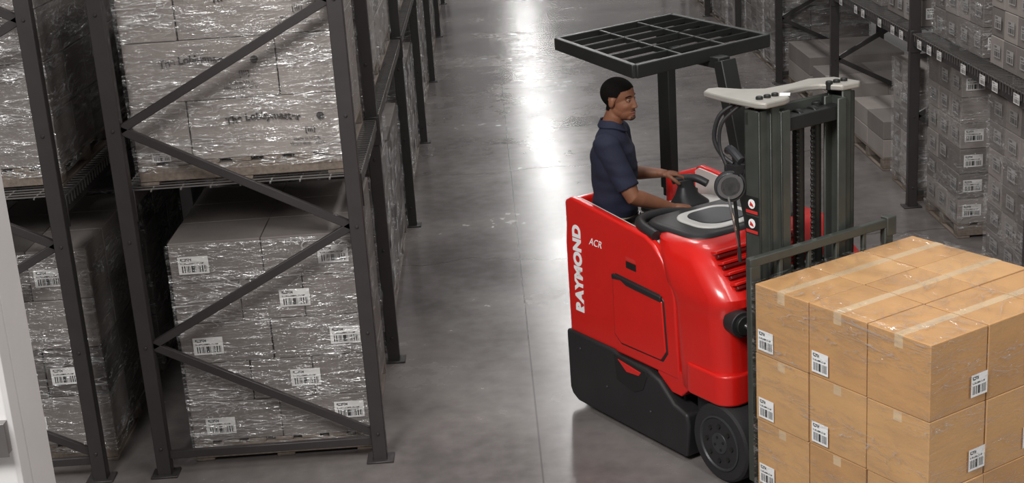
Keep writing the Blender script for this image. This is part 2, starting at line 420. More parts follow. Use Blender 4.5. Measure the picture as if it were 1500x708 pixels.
up = load('wrapped_carton_pallet', (-1.90, 7.40, 1.628), 0, 1.10, 1.2, 4, .32, [(.27,), (.72,)], 2, ['grey_card2'], [('+x', 0, .3, .5, .13, .1), ('-y', 0, .12, .1, .1, .05)], seed=3, film='film_c')
def Tm(y, x, z, rot=0): return Matrix.Translation((x, y, z)) @ Matrix.Rotation(math.pi/2, 4, 'X') @ Matrix.Rotation(rot, 4, 'Z')
for (tx, tz) in ((.69, .12+.22), (.38, .12+.32+.22), (.69, .12+.64+.22), (.38, .12+.96+.22)):
    text_obj('carton_print', 'The Lobbymaster', .055, Tm(-.0065, tx, tz), 'ink', up, bend=.55, bold=.0016)
    text_obj('carton_print_small', 'Made in U.S.A.\nHeavy duty - 24 ct.', .024, Tm(-.0065, tx+.22, tz-.15), 'ink', up)
    text_obj('carton_print_box', '[III]', .04, Tm(-.0065, tx+.24, tz-.09), 'ink', up)
    cm = MB(); cm.cyl((tx+.3, -.006, tz-.02), (tx+.3, -.0068, tz-.02), .02); cm.build('carton_stamp', ['ink'], up)
for i, (a, b_) in enumerate(ybl[:6]):
    load('wrapped_carton_pallet', (-1.87, a, 1.628), 0, 1.07, b_-a, 4, .28, [(.5,), (.36, .7)], 3, G2, seed=40+i, autolab=(('+x',), (.13, .09)), film='film')
yb2 = [(7.5, 8.65), (8.8, 9.85), (10.1, 11.3), (11.45, 12.6), (12.85, 14.0), (14.2, 15.4)]
for i, (a, b_) in enumerate(yb2):
    load('wrapped_carton_pallet', (-3.38, a, 0), 0, 1.1, b_-a, 4, .29, [(.5,), (.36, .7)], 3, G, seed=60+i, autolab=(('-y',), (.15, .1)) if i == 0 else None, film='film_c')
    load('wrapped_carton_pallet', (-3.38, a, 1.628), 0, 1.04, b_-a, 4, .28, [(.5,), (.36, .7)], 3, G, seed=80+i, film='film')

# right side stacks
for i, (a, b_, x) in enumerate([(8.86, 9.72, 3.47), (10.42, 11.22, 3.50)]):
    load('wrapped_carton_pallet', (x, a, 0), 0, 1.05, b_-a, 6, .197, [(.33, .66)], 3, ['grey_card', 'grey_card2'], seed=100+i, autolab=(('-x', '-y'), (.145, .095)), film='film_c')
for i, (a, b_, n_, rh) in enumerate([(8.9, 9.9, 4, .2), (10.05, 11.2, 3, .22), (11.5, 12.5, 2, .22), (12.7, 13.8, 2, .2), (14.2, 15.3, 2, .25), (15.5, 16.5, 3, .2)]):
    load('carton_stack', (3.52, a, 1.468), 0, .95, b_-a, n_, rh, [(.33, .66), (.5,)], 4, ['grey_card2', 'grey_card'], seed=120+i, pal=False, autolab=(('-x', '-y'), (.13, .09)), film='film_c' if i % 2 else None)
load('wrapped_carton_pallet', (3.5, 11.5, 0), 0, 1.05, .7, 5, .2, [(.33, .66)], 3, G2, seed=140, autolab=(('-x',), (.1, .06)), film='film')
load('carton_stack', (3.5, 12.5, 0), 0, 1.05, 1.1, 2, .17, [(.5,)], 2, G2, seed=141, film=None)
load('carton_stack', (3.5, 14.2, 0), 0, 1.05, 1.1, 2, .17, [(.5,)], 2, G2, seed=142, film=None)
load('carton_stack', (3.5, 15.45, 0), 0, 1.05, 1.1, 2, .2, [(.33,)], 1, G2, seed=143, film=None)
for i, a in enumerate((16.9, 18.15, 19.6, 20.9, 22.4, 23.6)):
    load('wrapped_carton_pallet', (3.5, a, 0), 0, 1.05, 1.1, 4, .25, [(.33, .66)], 3, G, seed=150+i, film='film')

# ------------------------------------------------------------------ white column with outlet
ce = empty('support_column', (-2.315, 5.0, 0))
cm = MB(); cm.prism([(0, 0), (.40, 0), (.416, .016), (.416, .10), (.410, .10), (.410, .12), (.416, .12), (.416, .36), (0, .36)], 0, 5.0, 'xy'); cm.build('column_body', ['white'], ce, bevel=.004)
ob_ = MB(); ob_.box((.305, -.05, 1.24), (.40, -.001, 1.365), 0); ob_.box((.30, -.054, 1.235), (.405, -.05, 1.37), 0)
for z in (1.275, 1.33):
    ob_.cyl((.352, -.055, z), (.352, -.0565, z), .019, m=1)
    ob_.box((.344, -.0575, z-.004), (.347, -.0565, z+.008), 2); ob_.box((.357, -.0575, z-.004), (.360, -.0565, z+.008), 2)
ob_.build('outlet_box', ['wire', 'white', 'rack_d'], ce, bevel=.003)

# ------------------------------------------------------------------ forklift
ANG = math.radians(-58.5)
FK = empty('forklift', (1.084, 6.71, 0), ANG)
side = [(-1.37, .45), (-1.375, 1.0), (-1.345, 1.262), (-1.31, 1.285), (-1.2, 1.275), (-.63, 1.205), (-.56, 1.175), (-.49, 1.11), (-.42, 1.0), (-.39, .93), (-.37, .45)]
b1 = MB()
b1.prism(side, 0, .05, 'xz', 0)
b1.prism([(x, z) for x, z in side], .95, 1.0, 'xz', 0)
b1.build('side_panels', ['red'], FK, bevel=.014, seg=3)
b2 = MB()
for a, c in ((.004, .26), (.74, .996)):
    b2.box((-1.372, a, .45), (-1.32, c, 1.262), 0)
b2.build('rear_corner_panels', ['red'], FK, bevel=.02, seg=3)
b3 = MB()
dr = [(-.93, .56), (-.93, .90), (-.90, .93), (-.51, .905), (-.475, .875), (-.455, .58), (-.50, .52), (-.87, .515)]
b3.prism(dr, -.004, .01, 'xz', 1)
cx_, cz_ = -.69, .72
b3.prism([((x-cx_)*.95+cx_, (z-cz_)*.945+cz_) for x, z in dr], -.012, .01, 'xz', 0)
b3.prism([(-.92, .925), (-.92, .895), (-.84, .905), (-.79, .885), (-.62, .875), (-.49, .868), (-.49, .90)], -.018, 0, 'xz', 1)
b3.build('battery_door', ['red', 'black'], FK, bevel=.005)
b4 = MB()
sk = [(-1.36, .06), (-1.38, .10), (-1.385, .468), (-.93, .468), (-.88, .445), (-.63, .445), (-.52, .41), (-.40, .31), (-.29, .285), (-.275, .22), (-.30, .03), (-1.30, .03)]
b4.prism(sk, -.022, .10, 'xz', 0); b4.prism(sk, .90, 1.02, 'xz', 0)
b4.box((-1.385, .08, .05), (-1.30, .92, .30), 0)
b4.build('lower_skirt', ['black'], FK, bevel=.016, seg=3)
b5 = MB()
b5.prism([(-.92, .45), (-.63, .43), (-.62, .40), (-.66, .31), (-.74, .27), (-.90, .30)], -.026, -.015, 'xz', 0)
b5.prism([(-.88, .43), (-.67, .41), (-.69, .385), (-.80, .375)], -.03, -.015, 'xz', 1)
for x, z in ((-.6, .2), (-1.0, .22), (-1.25, .38)): b5.cyl((x, -.028, z), (x, -.018, z), .008, m=2, n=10)
b5.build('step_opening', ['rack_d', 'red', 'hub'], FK, bevel=.003)
b6 = MB()
b6.box((-1.30, .1, .08), (-.30, .9, .2), 0); b6.box((-.34, .22, .08), (.06, .74, .6), 0); b6.box((-.30, .06, .24), (-.2, .94, .6), 0)
b6.box((-.62, .06, .2), (-.40, .94, .6), 0); b6.box((-.62, .06, .6), (-.45, .94, 1.1), 1)
b6.build('chassis', ['black', 'cgrey'], FK, bevel=.01)
b6b = MB(); b6b.prism([(-.56, .50), (-.36, .50), (-.28, .60), (-.28, .435), (-.36, .36), (-.44, .36), (-.56, .44)], .004, .09, 'xz', 0); b6b.prism([(-.56, .50), (-.36, .50), (-.28, .60), (-.28, .435), (-.36, .36), (-.44, .36), (-.56, .44)], .91, .996, 'xz', 0)
b6b.build('fender_fillers', ['red'], FK, bevel=.008)
b7 = MB()
b7.prism([(x*.985, z-.01) for x, z in side[:8]]+[(-.5, .45)], .052, .06, 'xz', 0)
b7.prism([(x*.985, z-.01) for x, z in side[:8]]+[(-.5, .45)], .935, .948, 'xz', 0)
b7.build('cab_liner', ['cgrey'], FK)
secs = []
for z, x0, x1, y0, y1, r in [(.415, -.36, .00, .0, 1.0, .10), (.44, -.40, .03, -.015, 1.015, .12), (.60, -.41, .035, -.02, 1.02, .12), (.88, -.43, .02, -.02, 1.02, .12), (.92, -.44, .03, -.024, 1.024, .13),
                             (.96, -.46, .055, -.028, 1.028, .14), (1.0, -.50, .05, -.028, 1.028, .14), (1.06, -.54, -.01, -.02, 1.02, .15), (1.15, -.60, -.11, .0, 1.0, .15), (1.205, -.63, -.18, .03, .97, .15), (1.222, -.60, -.23, .07, .93, .13)]:
    secs.append(rrect(x0, x1, y0, y1, r, z, 8))
b8 = MB(); b8.loft(secs, 0); b8.build('front_cowl', ['red'], FK, bevel=0)
b9 = MB()
for k in range(4):
    t = .12+.24*k; x = .035-.20*t; z = 1.025+.185*t
    T = Matrix.Translation((x, 0, z)) @ Matrix.Rotation(math.radians(-42), 4, 'Y')
    b9.box((-.015, .08, -.006), (.015, .62, .012), 1, T)
    T = Matrix.Translation((x-.018, 0, z+.024)) @ Matrix.Rotation(math.radians(-15), 4, 'Y')
    b9.box((-.02, .07, -.008), (.026, .63, .008), 0, T)
b9.build('cowl_louvres', ['red', 'dred'], FK, bevel=.004)
bA = MB()
bA.loft([rrect(-.33, .052, -.034, .30, .10, z, 8) for z in (.43, .60)], 0)
bA.build('wheel_fender', ['red'], FK, bevel=.012, seg=3)
bB = MB()
bB.cyl((.0, .07, .885), (.085, .055, .885), .068, m=0, n=28); bB.cyl((.06, .06, .885), (.105, .055, .885), .05, m=1, n=24)
bB.cyl((.08, .06, .885), (.20, .07, .86), .018, m=2); bB.cyl((.19, .04, .86), (.19, .13, .86), .03, m=1)
bB.cyl((.0, .80, .885), (.085, .80, .885), .062, m=0, n=28); bB.cyl((.08, .80, .885), (.20, .80, .86), .016, m=2)
bB.build('tilt_cylinders', ['black', 'steel2', 'chrome'], FK, bevel=.004)
def wheel(nm, c, r, w, ax):
    wb = MB(); c = Vector(c); a = Vector(ax)
    wb.revolve([(r*.60, 0), (r*.93, 0), (r*.99, .012), (r, .03), (r, w-.03), (r*.99, w-.012), (r*.93, w), (r*.6, w)], c, a, 56, 0)
    wb.revolve([(r*.70, .01), (r*.70, -.006), (r*.66, -.008), (r*.62, .004), (r*.30, .012), (r*.26, -.004), (.001, -.004)], c, a, 48, 1)
    for k in range(8):
        t = 2*math.pi*k/8; u = Vector((1, 0, 0)); v = Vector((0, 0, 1)); p = c+u*math.cos(t)*r*.45+v*math.sin(t)*r*.45
        wb.cyl(p+a*.01, p-a*.008, .012, n=6, m=2)
    for k in range(4):
        t = 2*math.pi*k/4+.4; p = c+Vector((1, 0, 0))*math.cos(t)*r*.16+Vector((0, 0, 1))*math.sin(t)*r*.16
        wb.cyl(p, p-a*.008, .007, n=6, m=2)
    wb.build(nm, ['rubber', 'hub', 'steel2'], FK)
wheel('drive_wheel_near', (-.03, -.02, .215), .215, .16, (0, 1, 0))
wheel('drive_wheel_far', (-.03, 1.02, .215), .215, .16, (0, -1, 0))
wheel('steer_wheel', (-1.1, .42, .13), .13, .12, (0, 1, 0))
Ts = Matrix.Translation((-1.255, -.0015, .865)) @ Matrix.Rotation(math.pi/2, 4, 'X') @ Matrix.Rotation(math.pi/2, 4, 'Z')
text_obj('side_lettering', 'RAYMOND', .102, Ts, 'decal', FK, bold=.006, spacing=1.05)
text_obj('side_lettering_small', 'ACR', .06, Matrix.Translation((-1.08, -.0015, 1.06)) @ Matrix.Rotation(math.pi/2, 4, 'X'), 'decal', FK, shear=.3)
bs = MB(); bs.quad((-.80, -.0015, 1.03), (.09, 0, -.004), (0, 0, .022), 0); bs.quad((-.80, -.0015, .985), (.09, 0, -.004), (0, 0, .04), 1)
bs.build('warning_decals', ['decal_r', 'steel2'], FK, fixn=False)
bC = MB()
bC.loft([rrect(-1.28, -.56, .47, .945, .10, z, 6) for z in (.6, 1.10)]+[rrect(-1.25, -.56, .50, .94, .10, 1.135, 6)], 0)
bC.loft([rrect(-.80, -.30, .10, .92, .12, z, 6) for z in (1.16, 1.225)]+[rrect(-.78, -.32, .12, .90, .11, 1.24, 6)], 1)
bC.loft([rrect(-.70, -.36, .22, .62, .12, z, 6) for z in (1.235, 1.252)], 0)
bC.loft([rrect(-.66, -.40, .27, .57, .10, z, 6) for z in (1.24, 1.257)], 2)
bC.build('console', ['cgrey', 'black', 'hub'], FK, bevel=.008, seg=2)
bP = MB()
bP.tube([(-.58, .045, 1.205), (-.72, .06, 1.225), (-.82, .14, 1.23), (-.84, .30, 1.225), (-.82, .44, 1.2)], .03, 12, 0)
bP.tube([(-1.27, .50, 1.12), (-1.05, .47, 1.13), (-.9, .46, 1.14), (-.82, .44, 1.19)], .022, 12, 0)
bP.build('padded_bolster', ['black'], FK)
bH = MB()
bH.revolve([(.075, 0), (.085, .008), (.085, .022), (.07, .03), (.001, .032)], (-.87, .53, 1.132), (0, 0, 1), 32, 0)
bH.cyl((-.87, .50, 1.15), (-.87, .50, 1.175), .016, m=0); bH.revolve([(.001, -.02), (.018, -.016), (.026, 0), (.018, .014), (.001, .018)], (-.87, .49, 1.18), (0, 0, 1), 20, 0)
bH.loft([rrect(-1.15, -.98, .58, .78, .05, z, 5) for z in (1.13, 1.17)]+[rrect(-1.13, -1.03, .60, .74, .04, 1.21, 5), rrect(-1.12, -1.05, .62, .72, .03, 1.26, 5), rrect(-1.14, -1.06, .60, .72, .03, 1.30, 5)], 0)
bH.tube([(-1.13, .60, 1.295), (-1.10, .655, 1.305), (-1.06, .72, 1.30), (-1.0, .76, 1.27)], .024, 12, 0)
bH.revolve([(.09, 0), (.10, .01), (.09, .05), (.001, .07)], (-.78, .74, 1.13), (0, 0, 1), 32, 0)
bH.build('control_handles', ['black'], FK, bevel=.004)

# overhead guard
gc = [(-.545, -.08), (-1.57, .15), (-1.69, 1.09), (-.665, .93)]
gz = 2.15
bG = MB()
def GP(u, v, z):
    a = Vector(gc[0]).lerp(Vector(gc[1]), u); b_ = Vector(gc[3]).lerp(Vector(gc[2]), u); p = a.lerp(b_, v); return (p.x, p.y, z)
for (a, b_) in (((0, 0), (1, 0)), ((1, 0), (1, 1)), ((1, 1), (0, 1)), ((0, 1), (0, 0))):
    bG.beam(GP(a[0], a[1], gz-.035), GP(b_[0], b_[1], gz-.035), .035, .07)
for k in range(1, 6): bG.beam(GP(k/6, .0, gz-.02), GP(k/6, 1, gz-.02), .010, .034)
for v in (.35, .68): bG.beam(GP(0, v, gz-.02), GP(1, v, gz-.02), .022, .03)
bG.beam((-1.56, .93, 1.1), (-1.56, .93, gz-.06), .06, .105, up=(1, 0, 0))
bG.beam((-1.60, .93, 1.1), (-1.30, .955, 1.1), .05, .10)
bG.beam((-1.56, .93, gz-.09), (-1.2, .93, gz-.06), .06, .06)
bG.beam((-.30, .50, 1.22), (-.52, .49, gz-.06), .10, .07, up=(1, 0, 0))
bG.beam((-.52, .49, gz-.075), (-.95, .49, gz-.06), .08, .06)
bG.build('overhead_guard', ['steel2'], FK, bevel=.005)

# mast
bM = MB()
def chan(x0, x1, y0, y1, z0, z1, side, t=.014, m=0):
    if side < 0: bM.box((x0, y0, z0), (x1, y0+t, z1), m)
    else: bM.box((x0, y1-t, z0), (x1, y1, z1), m)
    bM.box((x0, y0, z0), (x0+t, y1, z1), m); bM.box((x1-t, y0, z0), (x1, y1, z1), m)
YA, YZ = .10, .74
for s_, base in ((-1, YA), (1, YZ)):
    def YY(a, b_): return (base+a, base+b_) if s_ < 0 else (base-b_, base-a)
    y0, y1 = YY(0, .062); chan(.06, .17, y0, y1, .07, 1.98, s_, m=0)
    y0, y1 = YY(.05, .112); chan(.085, .195, y0, y1, .08, 2.0, s_, m=0)
    y0, y1 = YY(.10, .162); chan(.11, .215, y0, y1, .09, 1.97, s_, m=0)
    yc = YY(.20, .20)[0]
    bM.cyl((.10, yc, .12), (.10, yc, 1.2), .034, m=1); bM.cyl((.10, yc, 1.2), (.10, yc, 1.95), .026, m=1)
for yc in (.37, .47):
    z = .3
    while z < 1.92:
        bM.box((.14, yc-.012, z), (.155, yc+.012, z+.018), 1); bM.box((.143, yc-.007, z+.018), (.152, yc+.007, z+.028), 1); z += .028
bM.cyl((.10, .42, .1), (.10, .42, 1.1), .045, m=1, n=24); bM.cyl((.10, .42, 1.1), (.10, .42, 1.9), .03, m=1, n=20)
for z in (.15, 1.05, 1.9): bM.box((.065, YA, z), (.095, YZ, z+.07), 0)
bM.box((.12, .2, 1.86), (.20, .64, 1.93), 1)
for y in (.14, .19, .24, .60, .65, .70): bM.cyl((.13, y, 2.0), (.13, y, 2.045), .018, m=1)
for y in (.37, .47): bM.cyl((.148, y-.015, 1.90), (.148, y+.015, 1.90), .045, m=1, n=24)
bM.build('mast_rails', ['steel', 'steel2', 'chrome'], FK, bevel=.004, seg=1)
bT = MB()
bT.prism([(-.26, .15), (-.24, .20), (-.12, .25), (-.04, .33), (-.03, .50), (-.05, .63), (.02, .745), (.19, .755), (.21, .725), (.20, .62), (.10, .57), (.07, .51), (.07, .40), (.10, .33), (.20, .27), (.22, .22), (.22, .10), (.18, .075), (-.05, .07), (-.22, .09)], 2.0, 2.03, 'xy')
bT.build('mast_top_plate', ['plate'], FK, bevel=.008, seg=3)
bR = MB()
bR.box((.232, -.055, 1.255), (.268, .92, 1.30)); bR.box((.232, -.055, .12), (.268, .01, 1.26)); bR.box((.232, .86, .25), (.268, .92, 1.26))
bR.box((.225, .87, 1.21), (.275, .935, 1.31))
for y in (.15, .34, .53, .72): bR.box((.24, y-.012, .3), (.262, y+.012, 1.26))
bR.box((.225, .02, .25), (.265, .90, .34)); bR.box((.225, .02, .62), (.265, .90, .70))
for y in (.18, .60): bR.box((.24, y, .06), (.275, y+.1, .68)); bR.box((.24, y, .045), (1.25, y+.1, .075))
bR.build('carriage_backrest_forks', ['steel'], FK, bevel=.005)
bL = MB()
ax = Vector((.85, -.5, .05)).normalized(); lc = Vector((.02, .04, 1.60))
bL.revolve([(.001, -.05), (.05, -.045), (.07, -.02), (.078, 0), (.078, .018), (.07, .02), (.068, .008)], lc, ax, 36, 0)
bL.revolve([(.001, .004), (.067, .004), (.067, .009), (.03, .018), (.001, .02)], lc, ax, 36, 1)
for rr_ in (.025, .045, .06): bL.revolve([(rr_-.003, .012), (rr_+.003, .012), (rr_+.003, .022), (rr_-.003, .022)], lc, ax, 36, 2)
bL.box((-.03, .05, 1.66), (.06, .11, 1.70), 0); bL.beam((.0, .06, 1.60), (.05, .11, 1.68), .03, .03, 0)
bL.build('work_lamp', ['black', 'glass', 'chrome'], FK)
bO = MB()
bO.tube([(-.02, .12, 1.99), (-.08, .07, 1.93), (-.10, .05, 1.82), (-.06, .06, 1.74), (.0, .08, 1.70)], .011, 8, 0)
bO.tube([(.02, .12, 1.99), (-.05, .06, 1.90), (-.06, .05, 1.78), (-.01, .06, 1.66), (.0, .09, 1.5), (.03, .09, 1.2)], .009, 8, 0)
bO.tube([(.03, .02, 1.55), (.05, .03, 1.45), (.03, .08, 1.30), (-.02, .12, 1.2)], .007, 8, 1)
bO.tube([(-.10, .14, 1.74), (-.03, .10, 1.76), (.05, .09, 1.72)], .022, 10, 2)
bO.build('hydraulic_hoses', ['black', 'chrome', 'hub'], FK)
bD = MB()
for z in (1.46, 1.36):
    bD.quad((.064, .0985, z), (.095, 0, 0), (0, 0, .092), 2); bD.quad((.070, .098, z+.005), (.083, 0, 0), (0, 0, .016), 1); bD.cyl((.112, .098, z+.054), (.112, .0965, z+.054), .024, m=0)
    bD.prism([(.098, z+.045), (.126, z+.040), (.122, z+.052), (.104, z+.066)], .0955, .097, 'xz', 1)
bD.quad((.10, .30, 2.0305), (.05, -.05, 0), (.035, .035, 0), 0)
bD.build('mast_decals', ['decal', 'decal_r', 'steel2'], FK, fixn=False)

# ------------------------------------------------------------------ cargo on forks
BX = 1.09
ll = []
for r_ in range(3):
    for k in (0, 1): ll.append(('-y', r_, k/3+.075, .22, .105, .105))
    for k in (0, 1, 2): ll.append(('+x', r_, k/3+.275, .28, .105, .105))
f_ = Vector((math.cos(ANG), math.sin(ANG), 0)); s_v = Vector((-math.sin(ANG), math.cos(ANG), 0))
pl = Vector((1.084, 6.71, 0))+f_*.285-s_v*.05
load('carton_pallet_load', (pl.x, pl.y, .0), ANG, BX, BX, 3, .355, [(1/3, 2/3)], 3, ['kraft', 'kraft2'], ll, film='film_l', seed=5, tape='tape', lab='label', tape_dir='y', gap=.008, top=True, filmpad=.008, bev=.003)

# ------------------------------------------------------------------ man
MAN = empty('man', (.663, 7.82, .2)); inv = Matrix.Translation((-.663, -7.82, -.2))
yaw = math.radians(-14)
F = Vector((math.cos(yaw), math.sin(yaw), 0)); Lf = Vector((-math.sin(yaw), math.cos(yaw), 0)); Z = Vector((0, 0, 1))
def ell(bm, c, r, R=None, sub=3):
    T = Matrix.Translation(c) @ (R.to_4x4() if R else Matrix.Identity(4)) @ Matrix.Diagonal((r[0], r[1], r[2], 1))
    bmesh.ops.create_icosphere(bm, subdivisions=sub, radius=1, matrix=T)
def bloft(bm, secs, n=28):
    rings = []
    for c, a, b_ in secs:
        rings.append([bm.verts.new(Vector(c)+a*math.cos(2*math.pi*j/n)+b_*math.sin(2*math.pi*j/n)) for j in range(n)])
    for i in range(len(rings)-1):
        for j in range(n): bm.faces.new((rings[i][j], rings[i][(j+1) % n], rings[i+1][(j+1) % n], rings[i+1][j]))
    bm.faces.new(rings[0][::-1]); bm.faces.new(rings[-1])
def limb(bm, pts, n=20):
    secs = []; K = len(pts); P = [Vector(p[0]) for p in pts]; a = None
    for i in range(K):
        d = (P[min(i+1, K-1)]-P[max(i-1, 0)]).normalized()
        if a is None: a = d.orthogonal().normalized()
        a = (a-d*a.dot(d)).normalized(); b_ = d.cross(a)
        secs.append((P[i], a*pts[i][1], b_*pts[i][1]))
    bloft(bm, secs, n)
def cap(bm, p, q, r0, r1):
    limb(bm, [(p, r0), (q, r1)], 14); ell(bm, p, (r0,)*3, sub=2); ell(bm, q, (r1,)*3, sub=2)
def organic(bm, name, vox, sm, mats, fn=None, parent=MAN, vf=None):
    bmesh.ops.recalc_face_normals(bm, faces=bm.faces)
    me = bpy.data.meshes.new(name+'_src'); bm.to_mesh(me); bm.free()
    o = bpy.data.objects.new(name+'_src', me); COL.objects.link(o)
    r = o.modifiers.new('r', 'REMESH'); r.mode = 'VOXEL'; r.voxel_size = vox
    s = o.modifiers.new('s', 'SMOOTH'); s.factor = .5; s.iterations = sm
    dg = bpy.context.evaluated_depsgraph_get(); m2 = bpy.data.meshes.new_from_object(o.evaluated_get(dg)); bpy.data.objects.remove(o)
    m2.materials.clear()
    for k in mats: m2.materials.append(M[k])
    if vf:
        for v in m2.vertices: v.co = vf(v.co)
    if fn:
        for p in m2.polygons: p.material_index = fn(p.center)
    for p in m2.polygons: p.use_smooth = True
    m2.transform(inv)
    ob = bpy.data.objects.new(name, m2); COL.objects.link(ob); ob.parent = parent
    return ob
Cx, Cy = .663, 7.82
def C(z, fo=0, lo=0): return Vector((Cx, Cy, z))+F*fo+Lf*lo
RS = C(1.612, -.01, -.178); LS = C(1.612, -.005, .178)
RE = Vector((.735, 7.565, 1.335)); RW = Vector((.955, 7.65, 1.235))
LE = Vector((.775, 8.07, 1.34)); LW = Vector((.955, 8.0, 1.340))
bm = bmesh.new()
bloft(bm, [(C(1.175), F*.120, Lf*.155), (C(1.22), F*.128, Lf*.162), (C(1.33, -.005), F*.124, Lf*.162), (C(1.45, .0), F*.132, Lf*.18), (C(1.55, -.005), F*.12, Lf*.19), (C(1.62, -.01), F*.09, Lf*.175), (C(1.665, -.014), F*.068, Lf*.11), (C(1.69, -.012), F*.060, Lf*.064)], 36)
ell(bm, RS, (.078, .07, .07)); ell(bm, LS, (.078, .07, .07))
limb(bm, [(RS, .072), (RS.lerp(RE, .4), .067), (RS.lerp(RE, .84), .064)]); limb(bm, [(LS, .072), (LS.lerp(LE, .5), .064), (LS.lerp(LE, .84), .06)])
def wr(co):
    d = noise.noise(co*11)*.007+noise.noise(Vector((co.x*7+co.z*9, co.y*7, co.z*19)))*.009
    v = co-Vector((Cx, Cy, co.z))
    return co+(v.normalized()*d if v.length > 1e-4 else Vector())
organic(bm, 'polo_shirt', .007, 5, ['navy'], vf=wr)
cb = MB(); n = 28
def ring(z, rf, rl, fo): return [inv @ (C(z, fo)+F*rf*math.cos(t)+Lf*rl*math.sin(t)+Z*(-.035*max(0, math.cos(t))**2)) for t in [2*math.pi*j/n for j in range(n)]]
cb.loft([ring(1.675, .068, .070, -.008), ring(1.722, .060, .060, -.005), ring(1.727, .064, .065, -.005), ring(1.69, .084, .084, -.002), ring(1.682, .078, .080, -.004)], 0)
cb.build('shirt_collar', ['navy'], MAN)
bm = bmesh.new()
bloft(bm, [(C(.95), F*.12, Lf*.165), (C(1.05), F*.128, Lf*.168), (C(1.19), F*.114, Lf*.148)], 32)
for sgn in (-1, 1):
    limb(bm, [(C(1.0, 0, .085*sgn), .092), (C(.68, .02, .09*sgn), .068), (C(.45, .0, .09*sgn), .06), (C(.26, -.01, .09*sgn), .055)])
organic(bm, 'trousers', .01, 4, ['khaki'])
bb = MB()
def ring2(z, k): return [inv @ (C(z)+F*.121*k*math.cos(t)+Lf*.156*k*math.sin(t)) for t in [2*math.pi*j/32 for j in range(32)]]
bb.loft([ring2(1.142, .95), ring2(1.142, 1.04), ring2(1.172, 1.04), ring2(1.172, .95)], 0)
pb = C(1.157, .13); bb.box((-.03, -.006, -.02), (.03, .006, .02), 1, inv @ Matrix.Translation(pb) @ Matrix.Rotation(yaw+math.pi/2, 4, 'Z'))
bb.build('belt', ['belt', 'chrome'], MAN, bevel=.002)
bm = bmesh.new()
for sgn in (-1, 1):
    p = C(.25, .05, .09*sgn); R = Matrix.Rotation(yaw, 3, 'Z'); ell(bm, p, (.135, .05, .045), R); ell(bm, C(.29, -.02, .09*sgn), (.055, .048, .05), R)
organic(bm, 'shoes', .008, 3, ['belt'])
HC = Vector((.706, 7.797, 1.838))
HR = Matrix.Rotation(math.radians(-34), 3, 'Z') @ Matrix.Rotation(math.radians(1), 3, 'Y') @ Matrix.Rotation(math.radians(2), 3, 'X')
HRi = HR.inverted()
def H(x, y, z): return HC+HR @ Vector((x, y, z))
bm = bmesh.new()
ell(bm, H(-.012, 0, .034), (.098, .077, .086), HR, 4)
ell(bm, H(.022, 0, -.022), (.070, .064, .084), HR, 4)
ell(bm, H(.032, 0, -.062), (.056, .054, .056), HR, 4)
ell(bm, H(.064, 0, -.094), (.028, .032, .023), HR)
for s_ in (-1, 1):
    ell(bm, H(.042, .030*s_, -.028), (.036, .030, .036), HR, 4)
    ell(bm, H(.004, .036*s_, -.050), (.056, .026, .044), HR, 4)
    ell(bm, H(-.010, .077*s_, -.004), (.018, .010, .030), HR @ Matrix.Rotation(.25, 3, 'Y'))
limb(bm, [(C(1.58, -.02), .075), (C(1.68, -.012), .058), (HC+Vector((-.028, .01, -.09)), .055), (HC+Vector((-.018, .01, -.03)), .05)])
ell(bm, C(1.55), (.08, .12, .08), Matrix.Rotation(yaw, 3, 'Z'))
limb(bm, [(C(1.57, 0, -.05), .05), (RS, .05), (RS.lerp(RE, .5), .052), (RS.lerp(RE, .9), .047), (RE, .046), (RE.lerp(RW, .2), .046), (RE.lerp(RW, .6), .037), (RW, .026)])
limb(bm, [(C(1.57, 0, .05), .05), (LS, .05), (LS.lerp(LE, .5), .05), (LS.lerp(LE, .9), .045), (LE, .043), (LE.lerp(LW, .25), .042), (LE.lerp(LW, .6), .034), (LW, .026)])
def g(a, b, s): return math.exp(-((a-b)/s)**2)
def facemat(c):
    q = HRi @ (c-HC)
    if q.length > .16: return 0
    if q.z > -.10 and abs(q.y) < .1:
        if q.x > .045: hl_ = .070-.012*(abs(q.y)/.06)
        elif q.x > .015: hl_ = .058-(.045-q.x)*1.6
        else: hl_ = .01-(.015-q.x)*1.2
        if abs(q.y) > .074 and q.z < .026 and q.x > -.03: return 0
        if q.z > max(hl_, -.055): return 1
    if q.x > .08 and abs(q.y) < .023 and -.086 < q.z < -.062: return 3
    if q.x > .05 and abs(q.y) < .025 and -.12 < q.z < -.089: return 2
    if q.x > .08 and abs(q.y) < .024 and -.062 <= q.z < -.056: return 2
    return 0
